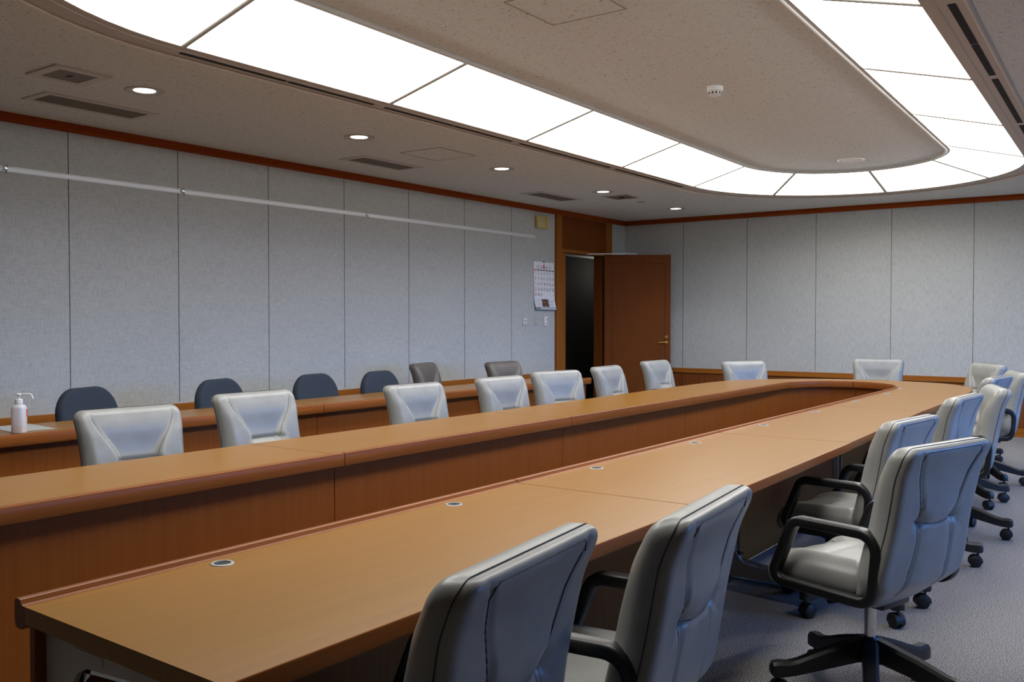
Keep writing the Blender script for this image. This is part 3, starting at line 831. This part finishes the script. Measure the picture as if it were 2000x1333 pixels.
# ================================================================== CHAIRS
def gauss(d, s): return math.exp(-(d/s)**2)
def smooth(a, b, x):
    t = max(0, min(1, (x-a)/(b-a))); return t*t*(3-2*t)
class Pillow:
    """cushion standing in the x-z plane (or lying, through remap)"""
    def __init__(s, hw, z0, z1, Rt, Rb, T, r, yc, front, rear, pw=2.5, pr=None, rr=None):
        s.pr = pr or pw; s.rr = rr or r
        s.hw, s.z0, s.z1, s.Rt, s.Rb, s.T, s.r, s.yc, s.front, s.rear, s.pw = hw, z0, z1, Rt, Rb, T, r, yc, front, rear, pw
    def xmax(s, z):
        h = s.hw(z); dt = s.z1-z; db = z-s.z0; e = h
        if dt < s.Rt: e = min(e, h-s.Rt+math.sqrt(max(0, s.Rt**2-(s.Rt-dt)**2)))
        if db < s.Rb: e = min(e, h-s.Rb+math.sqrt(max(0, s.Rb**2-(s.Rb-db)**2)))
        return e
    def edge(s, x, z):
        dx = s.hw(z)-abs(x); up = (s.z1-z) < (z-s.z0)
        dz = min(s.z1-z, z-s.z0); R = s.Rt if up else s.Rb
        if dx < R and dz < R: return max(0, R-math.hypot(R-dx, R-dz))
        return max(0, min(dx, dz))
    def ht(s, d, side):
        pw, r = (s.pw, s.r) if side > 0 else (s.pr, s.rr)
        return s.T*(1-(1-min(d/r, 1))**pw)**(1/pw)
    def y(s, side, x, z):
        d = s.edge(x, z); h = s.ht(d, side); fade = smooth(0, s.r*.8, d)
        if side > 0: return s.yc(z)+h+s.front(x, z)*fade
        return s.yc(z)-h-s.rear(x, z)*fade
    def mesh(s, mb, nu, nv, remap=lambda p: p):
        for side in (1, -1):
            def fn(a, b):
                z = s.z0+(s.z1-s.z0)*(.5-.5*math.cos(PI*b)) if True else 0
                z = .35*(s.z0+(s.z1-s.z0)*b)+.65*z
                u = .35*(2*a-1)+.65*math.sin(PI/2*(2*a-1))
                x = s.xmax(z)*u
                return remap((x, s.y(side, x, z), z))
            mb.grid(fn, nu, nv)
        return mb
    def rim(s, d, side, n=90):
        """closed line at inset d from the outline on one side"""
        out = []
        m = n//4
        zt, zb = s.z1-d, s.z0+d
        Rt, Rb = max(.004, s.Rt-d), max(.004, s.Rb-d)
        pts = []
        h = lambda z: s.hw(z)-d
        for k in range(13):
            a = PI/2*k/12; z_ = zt-Rt+Rt*math.sin(a); pts.append((h(z_)-Rt+Rt*math.cos(a), z_))
        top = [(-x, z) for x, z in pts[::-1]]
        bot = []
        for k in range(13):
            a = PI/2*k/12; z_ = zb+Rb-Rb*math.sin(a); bot.append((-(h(z_)-Rb+Rb*math.cos(a)), z_))
        bot = bot
        bot2 = [(-x, z) for x, z in bot[::-1]]
        loop = pts+top
        zs = [zt-Rt+(zb+Rb-(zt-Rt))*k/14 for k in range(1, 14)]
        loop += [(-h(z), z) for z in zs]+bot+bot2+[(h(z), z) for z in zs[::-1]]
        return [(x, s.y(side, x, z), z) for x, z in loop]

def lerp_tab(tab, z):
    for (a, u), (b, w) in zip(tab, tab[1:]):
        if z <= b: 
            t = max(0, min(1, (z-a)/(b-a))); t = t*t*(3-2*t); return u+(w-u)*t
    return tab[-1][1]
HW = [(.355, .235), (.50, .262), (.68, .246), (.92, .258)]
ZB = .668
def seam_x(z):      # half distance of the rear / front seams
    if z >= ZB: return .098+.088*((z-ZB)/.23)**1.25
    return .098+.02*min(1, (ZB-z)/.2)
def rear_fn(x, z):
    ax = abs(x); v = 0
    sx = seam_x(z)
    v += .004*gauss(ax*0+max(0, ax-.02), .12)
    v -= .0065*gauss(ax-sx, .009)*(1 if z > .42 else 0)
    r = math.hypot(ax-.098, z-ZB); v -= .014*gauss(r, .030)
    if ax < .105:                                           # fold between the two tufts
        dz = z-(ZB-.010*math.cos(ax/.1*PI/2))
        v += .006*gauss(dz-.035, .045) - .007*gauss(dz, .009)
    # creases running outward from the tufts
    for k, (sl, am) in enumerate(((.10, .004), (-.22, .0032), (-.62, .003), (.5, .002))):
        d = (z-ZB)-sl*(ax-.098)
        if ax > .098: v -= am*gauss(d, .007)*gauss(ax-.125, .045)
    v += .008*gauss(z-.56, .10)*gauss(x, .2)
    return v
ZF = .688
def front_fn(x, z):
    ax = abs(x); v = 0
    sx = .095+.105*smooth(ZF-.02, .90, z)
    inside = smooth(sx+.012, sx-.02, ax) if ax < sx+.012 else 0
    rec = .030*smooth(.90, .69, z)*smooth(.55, .66, z)
    v += .017*smooth(.92, .68, z)*(1-inside)
    v -= rec*inside*.8
    v -= .006*gauss(ax-sx, .007)
    v -= .018*gauss(z-(ZF-.012), .012)*(1 if ax < sx else gauss(ax-sx, .015))
    v += .034*gauss(z-.62, .055)*smooth(.16, .06, ax)
    return v
BK = Pillow(lambda z: lerp_tab(HW, z), .358, .92, .046, .15, .046, .050,
            lambda z: -.126-.194*(z-.36)-.018*smooth(.80, .92, z)+.07*smooth(.47, .358, z), front_fn, rear_fn, 2.4, 3.6, .042)
ST_LO, ST_HI = -.105, .292
def seat_top(x, v):
    ax = abs(x); y = v
    f = .018*smooth(.10, .17, ax)+.006*gauss(x, .09)
    f -= .007*gauss(ax-.125, .008)*(1 if y < .23 else 0)
    f -= .006*gauss(y-.10, .008)*smooth(.13, .10, ax)
    return f
SEAT = Pillow(lambda z: .2185, ST_LO, ST_HI, .06, .04, .05, .06, lambda v: .455-.035*smooth(.14, .30, v), seat_top, lambda x, v: 0, 2.4)
REMAP = lambda p: (p[0], p[2], p[1])

def seam_tubes(P, side, inset=0.0004):
    m = MB(); r = .0013
    return m
def back_seams(mat, parent):
    m = MB(); r = .0014
    def rl(pts, side): return [(x, BK.y(side, x, z)+(.0003 if side > 0 else -.0003), z) for x, z in pts]
    xt_ = [-.186+.372*k/30 for k in range(31)]
    m.tube(rl([(x, .903-.03*smooth(.165, .19, abs(x))) for x in xt_], -1), r, 5, False, (0, 1, 0))
    m.tube([(x, y-.0003, z) for x, y, z in BK.rim(.0003, -1)], .0013, 5, True, (0, 1, 0))
    for s_ in (-1, 1):
        zz = [.44+(.872-.44)*k/44 for k in range(45)]
        m.tube(rl([(s_*seam_x(z), z) for z in zz], -1), r, 5, False, (0, 1, 0))
        m.tube(rl([(s_*(seam_x(z)+.007), z) for z in zz if z > ZB+.03], -1), r*.7, 5, False, (0, 1, 0))
        zf = [.675+(.885-.675)*k/24 for k in range(25)]
        m.tube(rl([(s_*(.095+.105*smooth(ZF-.02, .90, z)), z) for z in zf], 1), r, 5, False, (0, 1, 0))
    xs_ = [-.098+.196*k/20 for k in range(21)]
    m.tube(rl([(x, ZB-.010*math.cos(x/.1*PI/2)) for x in xs_], -1), r, 5, False, (0, 1, 0))
    return m.build('seam', mat, parent, 60)
def seat_seams(mat, parent):
    m = MB(); r = .0013
    def S(x, y): return (x, y, SEAT.y(1, x, y)+.0003)
    for s_ in (-1, 1): m.tube([S(s_*.125, -.09+.34*k/24) for k in range(25)], r, 5)
    m.tube([S(-.12+.24*k/16, .10) for k in range(17)], r, 5)
    return m.build('seam', mat, parent, 60)
def arm_mesh(sx):
    yz = rounded([(.225, .418), (.135, .634), (-.178, .634), (-.158, .412)], [.035, .045, .06, .05], 7)
    m = MB(); x = .243*sx
    sec = rounded([(-.0225, -.017), (.0225, -.017), (.0225, .017), (-.0225, .017)], .009, 3)
    # section: first coordinate across (X), second in the plane of the loop
    n = len(yz); vs = []; fs = []; q = len(sec)
    for i in range(n):
        a = V(yz[i-1]); b = V(yz[(i+1) % n]); t_ = (b-a).normalized(); nr = V((-t_.y, t_.x))
        for u, w in sec:
            p = V(yz[i])+nr*w; vs.append((x+u, p.x, p.y))
    for i in range(n):
        j = (i+1) % n
        for k in range(q): fs.append((i*q+k, i*q+(k+1) % q, j*q+(k+1) % q, j*q+k))
    m.add(vs, fs); return m
def leg_mesh():
    """five-star leg along +X"""
    st = [(.020, .215, .135, .026), (.05, .208, .135, .027), (.16, .172, .108, .025), (.25, .136, .086, .0235), (.285, .128, .080, .0235), (.315, .130, .078, .0235), (.334, .126, .080, .021), (.342, .112, .088, .014)]
    m = MB(); vs = []; fs = []
    for x, zt, zb, w in st:
        b = min(.010, (zt-zb)*.3)
        sec = [(-w, zb), (w, zb), (w, zt-b), (w-b, zt), (-w+b, zt), (-w, zt-b)]
        vs += [(x, y, z) for y, z in sec]
    q = 6
    for i in range(len(st)-1):
        for k in range(q): fs.append((i*q+k, i*q+(k+1) % q, (i+1)*q+(k+1) % q, (i+1)*q+k))
    fs.append(list(range(q))); fs.append([(len(st)-1)*q+k for k in range(q)])
    m.add(vs, fs); return m
def caster_mesh():
    m = MB()
    m.lathe([(.006, .05), (.006, .085)], (.318, 0, 0), 10)
    for s_ in (-1, 1):
        prof = [(.0, s_*.026), (.023, s_*.026), (.030, s_*.022), (.0315, s_*.015), (.030, s_*.006), (.0, s_*.006)]
        k = MB().lathe(prof, (0, 0, 0), 22, False)
        k.v = [(.318+x-.012, z, y+.0315) for x, y, z in k.v]; m.add(k.v, k.f)
    # hood over the wheels
    k = MB(); hp = [(.0345*math.cos(a), .0345*math.sin(a)) for a in [math.radians(-10+210*j/14) for j in range(15)]]
    hq = [(.025*math.cos(a), .025*math.sin(a)) for a in [math.radians(200-210*j/14) for j in range(15)]]
    k.prism(hp+hq, 'Y', -.022, .022); k.v = [(.306+x, y, z+.0315) for x, y, z in k.v]; m.add(k.v, k.f)
    return m
MESH = {}
MESH['back'] = BK.mesh(MB(), 84, 96).mesh('backrest', M['leather'], 60, 2e-5)
MESH['seat'] = SEAT.mesh(MB(), 44, 48, REMAP).mesh('seat', M['leather'], 60, 2e-5)
MESH['leg'] = leg_mesh().mesh('leg', M['black'], 40); MESH['caster'] = caster_mesh().mesh('caster', M['blackr'], 40)
def add_base(t, ang0):
    h = MB().lathe([(.030, .125), (.036, .135), (.036, .205), (.028, .218), (.0, .218)], n=24, cap=False).build('hub', M['black'], t)
    MB().lathe([(.0195, .17), (.0195, .372)], n=20).build('gas_column', M['chrome'], t)
    for k in range(5):
        l = bpy.data.objects.new('leg', MESH['leg']); COL.objects.link(l); l.parent = t; l.rotation_euler = (0, 0, ang0+k*2*PI/5)
        c_ = bpy.data.objects.new('caster', MESH['caster']); COL.objects.link(c_); c_.parent = l
def make_chair(name, label, group, matl, seamm, ang0):
    t = thing(name, label, 'chair', (0, 0, 0), 0, group)
    def ob(nm, me, mat):
        if me.materials[0] != mat: me = me.copy(); me.materials[0] = mat
        o = bpy.data.objects.new(nm, me); COL.objects.link(o); o.parent = t; return o
    b = ob('backrest', MESH['back'], matl); back_seams(seamm, b)
    s_ = ob('seat', MESH['seat'], matl); seat_seams(seamm, s_)
    for sx in (-1, 1): arm_mesh(sx).build('armrest', M['black'], t, 40)
    p = MB().rbox(-.20, .20, -.10, .235, .378, .408, .012, 3)
    p.rbox(-.085, .085, -.10, .12, .345, .39, .012, 2); p.rbox(-.225, .225, .17, .205, .392, .418, .01, 2); p.rbox(-.225, .225, -.10, -.065, .39, .416, .01, 2)
    p.build('seat_pan', M['black'], t, 40)
    MB().tube([(-.03, .0, .368), (-.12, .03, .366), (-.17, .05, .362)], .010, 8).build('tilt_lever', M['black'], t)
    add_base(t, ang0)
    return t
UP = ('backrest', 'seat', 'armrest', 'seat_pan', 'tilt_lever', 'gas_column')
def set_height(t, dz):
    for ch in t.children:
        if ch.name.split('.')[0] in UP: ch.location.z = dz
def set_base(t, a):
    k = 0
    for ch in t.children:
        if ch.name.split('.')[0] == 'leg': ch.rotation_euler = (0, 0, a+k*2*PI/5); k += 1
GN, GM, GE, GT, GV = 'grey leather chairs on the near side', 'grey leather chairs on the far side', 'grey leather chairs round the curved end', 'taupe leather chairs at the rear desk', 'navy fabric chairs at the rear desk'
#  x, y, facing (deg, 0 = +Y, 90 = -X), lift, base angle (world deg), label, group
CH = [
 (-1.185, 1.31, 97, -.012, 60, 'grey leather swivel chair nearest the camera, its dark back at bottom edge', GN),
 (-1.10, 1.90, 96, -.012, 20, 'grey leather swivel chair tucked under the near desk, second from the camera', GN),
 (-0.85, 3.295, 73, -0.004, 214, 'grey leather swivel chair pulled out from the desk, whole five-star base in view', GN),
 (-1.19, 4.32, 82, -0.038, 31.6, 'grey leather swivel chair tucked under desk just behind the pulled-out chair', GN),
 (-1.15, 5.3, 86, -0.004, 17, 'blue-lit grey leather chair back, fourth tucked in along near desk', GN),
 (-1.12, 6.13, 107.5, -0.012, 5, 'grey leather chair seen edge-on along the near desk', GN),
 (-1.27, 7.27, 84, -0.008, 29, 'grey leather chair showing only its blue-lit top above the edge-on chair', GN),
 (-1.62, 9.4, 128.5, -0.02, 15, 'grey leather chair at right of the curved end, front towards us', GE),
 (-1.26, 8.15, 109.5, -0.02, 20, 'grey leather chair at right frame edge with black armrest loop visible', GE),
 (-3.86, 2.515, -95.5, -0.034, 0, 'grey leather chair in far row, largest and leftmost fully seen', GM),
 (-3.835, 3.265, -90.5, -.004, 25, 'grey leather chair in far row, second from left, armrest tips showing', GM),
 (-3.85, 4.57, -92.7, -0.034, 50, 'grey leather chair in far row in front of taupe chair', GM),
 (-3.84, 5.51, -93.6, -0.034, 15, 'grey leather chair in far row, left of the adjoining pair', GM),
 (-3.92, 6.325, -106.5, -0.032, 33, 'grey leather chair in far row, right of the adjoining pair', GM),
 (-3.94, 7.29, -86, -0.03, 5, 'narrow-looking grey leather chair in far row before the door hinges', GM),
 (-4.08, 8.5, -90.7, -0.028, 45, 'narrow-looking grey leather chair in far row below the brass door handle', GM),
 (-3.38, 8.88, -122.5, -0.033, 20, 'grey leather chair at left of curved end before the far wall', GE),
 (-2.59, 10.18, -171, -0.036, 10, 'grey leather chair facing us behind the middle of the curved end', GE),
 (-3.86, 1.62, -95, -0.03, 12, 'grey leather chair in far row cut off by the left edge', GM),
]
first = None
for (x, y, fa, dz, ba, lab, grp) in CH:
    rz = math.radians(fa)
    if first is None:
        t = make_chair('office_chair', lab, grp, M['leather'], M['seam'], 0); first = t
        t.location = (x, y, 0); t.rotation_euler = (0, 0, rz)
    else:
        t = dup(first, (x, y, 0), rz, lab); t['group'] = grp
    set_height(t, dz); set_base(t, math.radians(ba)-rz)
tau = make_chair('office_chair', 'dark taupe leather chair turned sideways at the rear desk', GT, M['taupe'], M['seamt'], .3)
tau.location = (-5.65, 6.79, 0); tau.rotation_euler = (0, 0, math.radians(-72)); set_height(tau, -.03)
t = dup(tau, (-5.35, 7.6, 0), math.radians(-92), 'dark taupe leather chair at the rear desk, nearer the doorway'); set_height(t, -.04)

# navy task chairs
def nv_front(x, z): return -.010*gauss(x, .12)+.012*gauss(z-.64, .06)
NB = Pillow(lambda z: lerp_tab([(.52, .225), (.66, .262), (.90, .240)], z), .52, .90, .15, .08, .032, .035, lambda z: -.14-.16*(z-.52), nv_front, lambda x, z: .006, 2.4)
NSEAT = Pillow(lambda z: .225, -.16, .27, .08, .06, .035, .045, lambda v: .43-.02*smooth(.14, .30, v), lambda x, v: 0, lambda x, v: 0, 2.4)
nv = thing('task_chair', 'x', 'chair', (0, 0, 0), 0, GV)
NB.mesh(MB(), 40, 44).build('backrest', M['navy'], nv, 60, 2e-5)
NSEAT.mesh(MB(), 28, 30, REMAP).build('seat', M['navy'], nv, 60, 2e-5)
MB().sweep([(0, .02, .385), (0, -.17, .385), (0, -.20, .42), (0, -.215, .64)], [(-.03, -.005), (.03, -.005), (.03, .005), (-.03, .005)], False, (0, .3, 1)).build('back_support', M['black'], nv)
MB().rbox(-.12, .12, -.10, .12, .355, .40, .01, 2).build('seat_pan', M['black'], nv)
add_base(nv, .2)
NV = [(-5.45, 3.25, -71, -.021, 'navy fabric task chair just right of the pump bottle, behind the largest grey chair'), (-5.444, 4.24, -75, -.02, 'navy fabric task chair partly hidden behind the second grey chair of far row'),
      (-5.36, 5.06, -82, -.021, 'navy fabric task chair standing clear, second navy one from the taupe chair'), (-5.29, 5.72, -82, -.024, 'navy fabric task chair next to the sideways dark taupe chair'),
      (-5.45, 2.22, -80, -.02, 'navy fabric task chair cut off by the left edge behind bottle')]
for k, (x, y, fa, dz, lab) in enumerate(NV):
    rz = math.radians(fa)
    if k == 0:
        t = nv; t.location = (x, y, 0); t.rotation_euler = (0, 0, rz); t['label'] = lab
    else: t = dup(nv, (x, y, 0), rz, lab)
    set_height(t, dz)

# ================================================================== LIGHT, CAMERA
wd = bpy.data.worlds.new('World'); SC.world = wd; wd.use_nodes = True
N, L = wd.node_tree.nodes, wd.node_tree.links
bg = N['Background']
tc = N.new('ShaderNodeTexCoord'); sp = N.new('ShaderNodeSeparateXYZ'); L.new(tc.outputs['Generated'], sp.inputs[0])
r = ramp(N, [(.0, (.03, .04, .05, 1)), (.49, (.05, .07, .10, 1)), (.51, (.13, .44, 1.25, 1)), (1.0, (.08, .32, 1.1, 1))])
mpr = N.new('ShaderNodeMapRange'); mpr.inputs[1].default_value = -1; mpr.inputs[2].default_value = 1
L.new(sp.outputs['Z'], mpr.inputs[0]); L.new(mpr.outputs[0], r.inputs['Fac']); L.new(r.outputs['Color'], bg.inputs['Color'])
bg.inputs['Strength'].default_value = 8.3
for k, (a, b) in enumerate(WIN):
    ld = bpy.data.lights.new('window_portal', 'AREA'); ld.shape = 'RECTANGLE'; ld.size = WZ1-WZ0; ld.size_y = b-a
    ld.cycles.is_portal = True
    lo = bpy.data.objects.new('window_portal', ld); COL.objects.link(lo)
    lo.location = (XR+.13, (a+b)/2, (WZ0+WZ1)/2); lo.rotation_euler = (0, math.radians(90), 0)

ld = bpy.data.lights.new('corridor_fill', 'POINT'); ld.energy = 7; ld.color = (1, .95, .9); ld.shadow_soft_size = .08  # unseen point light added beside the jamb to lift the dark corridor
lo = bpy.data.objects.new('corridor_fill', ld); COL.objects.link(lo); lo.location = (XL-.45, 12.2, 2.0)
cd = bpy.data.cameras.new('Camera'); cam = bpy.data.objects.new('Camera', cd); COL.objects.link(cam)
cd.sensor_width = 36; cd.lens = 36*1809.663/2000; cd.clip_start = .02
cam.location = (0, 0, CAMZ); cam.rotation_euler = (PI/2-.0233, 0, .6238)
SC.camera = cam
SC.view_settings.view_transform = 'Standard'; SC.view_settings.look = 'None'
SC.view_settings.gamma = 1; SC.view_settings.use_curve_mapping = False
SC.view_settings.exposure = 0.0
SC.cycles.use_denoising = True
SC.cycles.max_bounces = 8; SC.cycles.diffuse_bounces = 5; SC.cycles.glossy_bounces = 4
SC.cycles.sample_clamp_indirect = 6
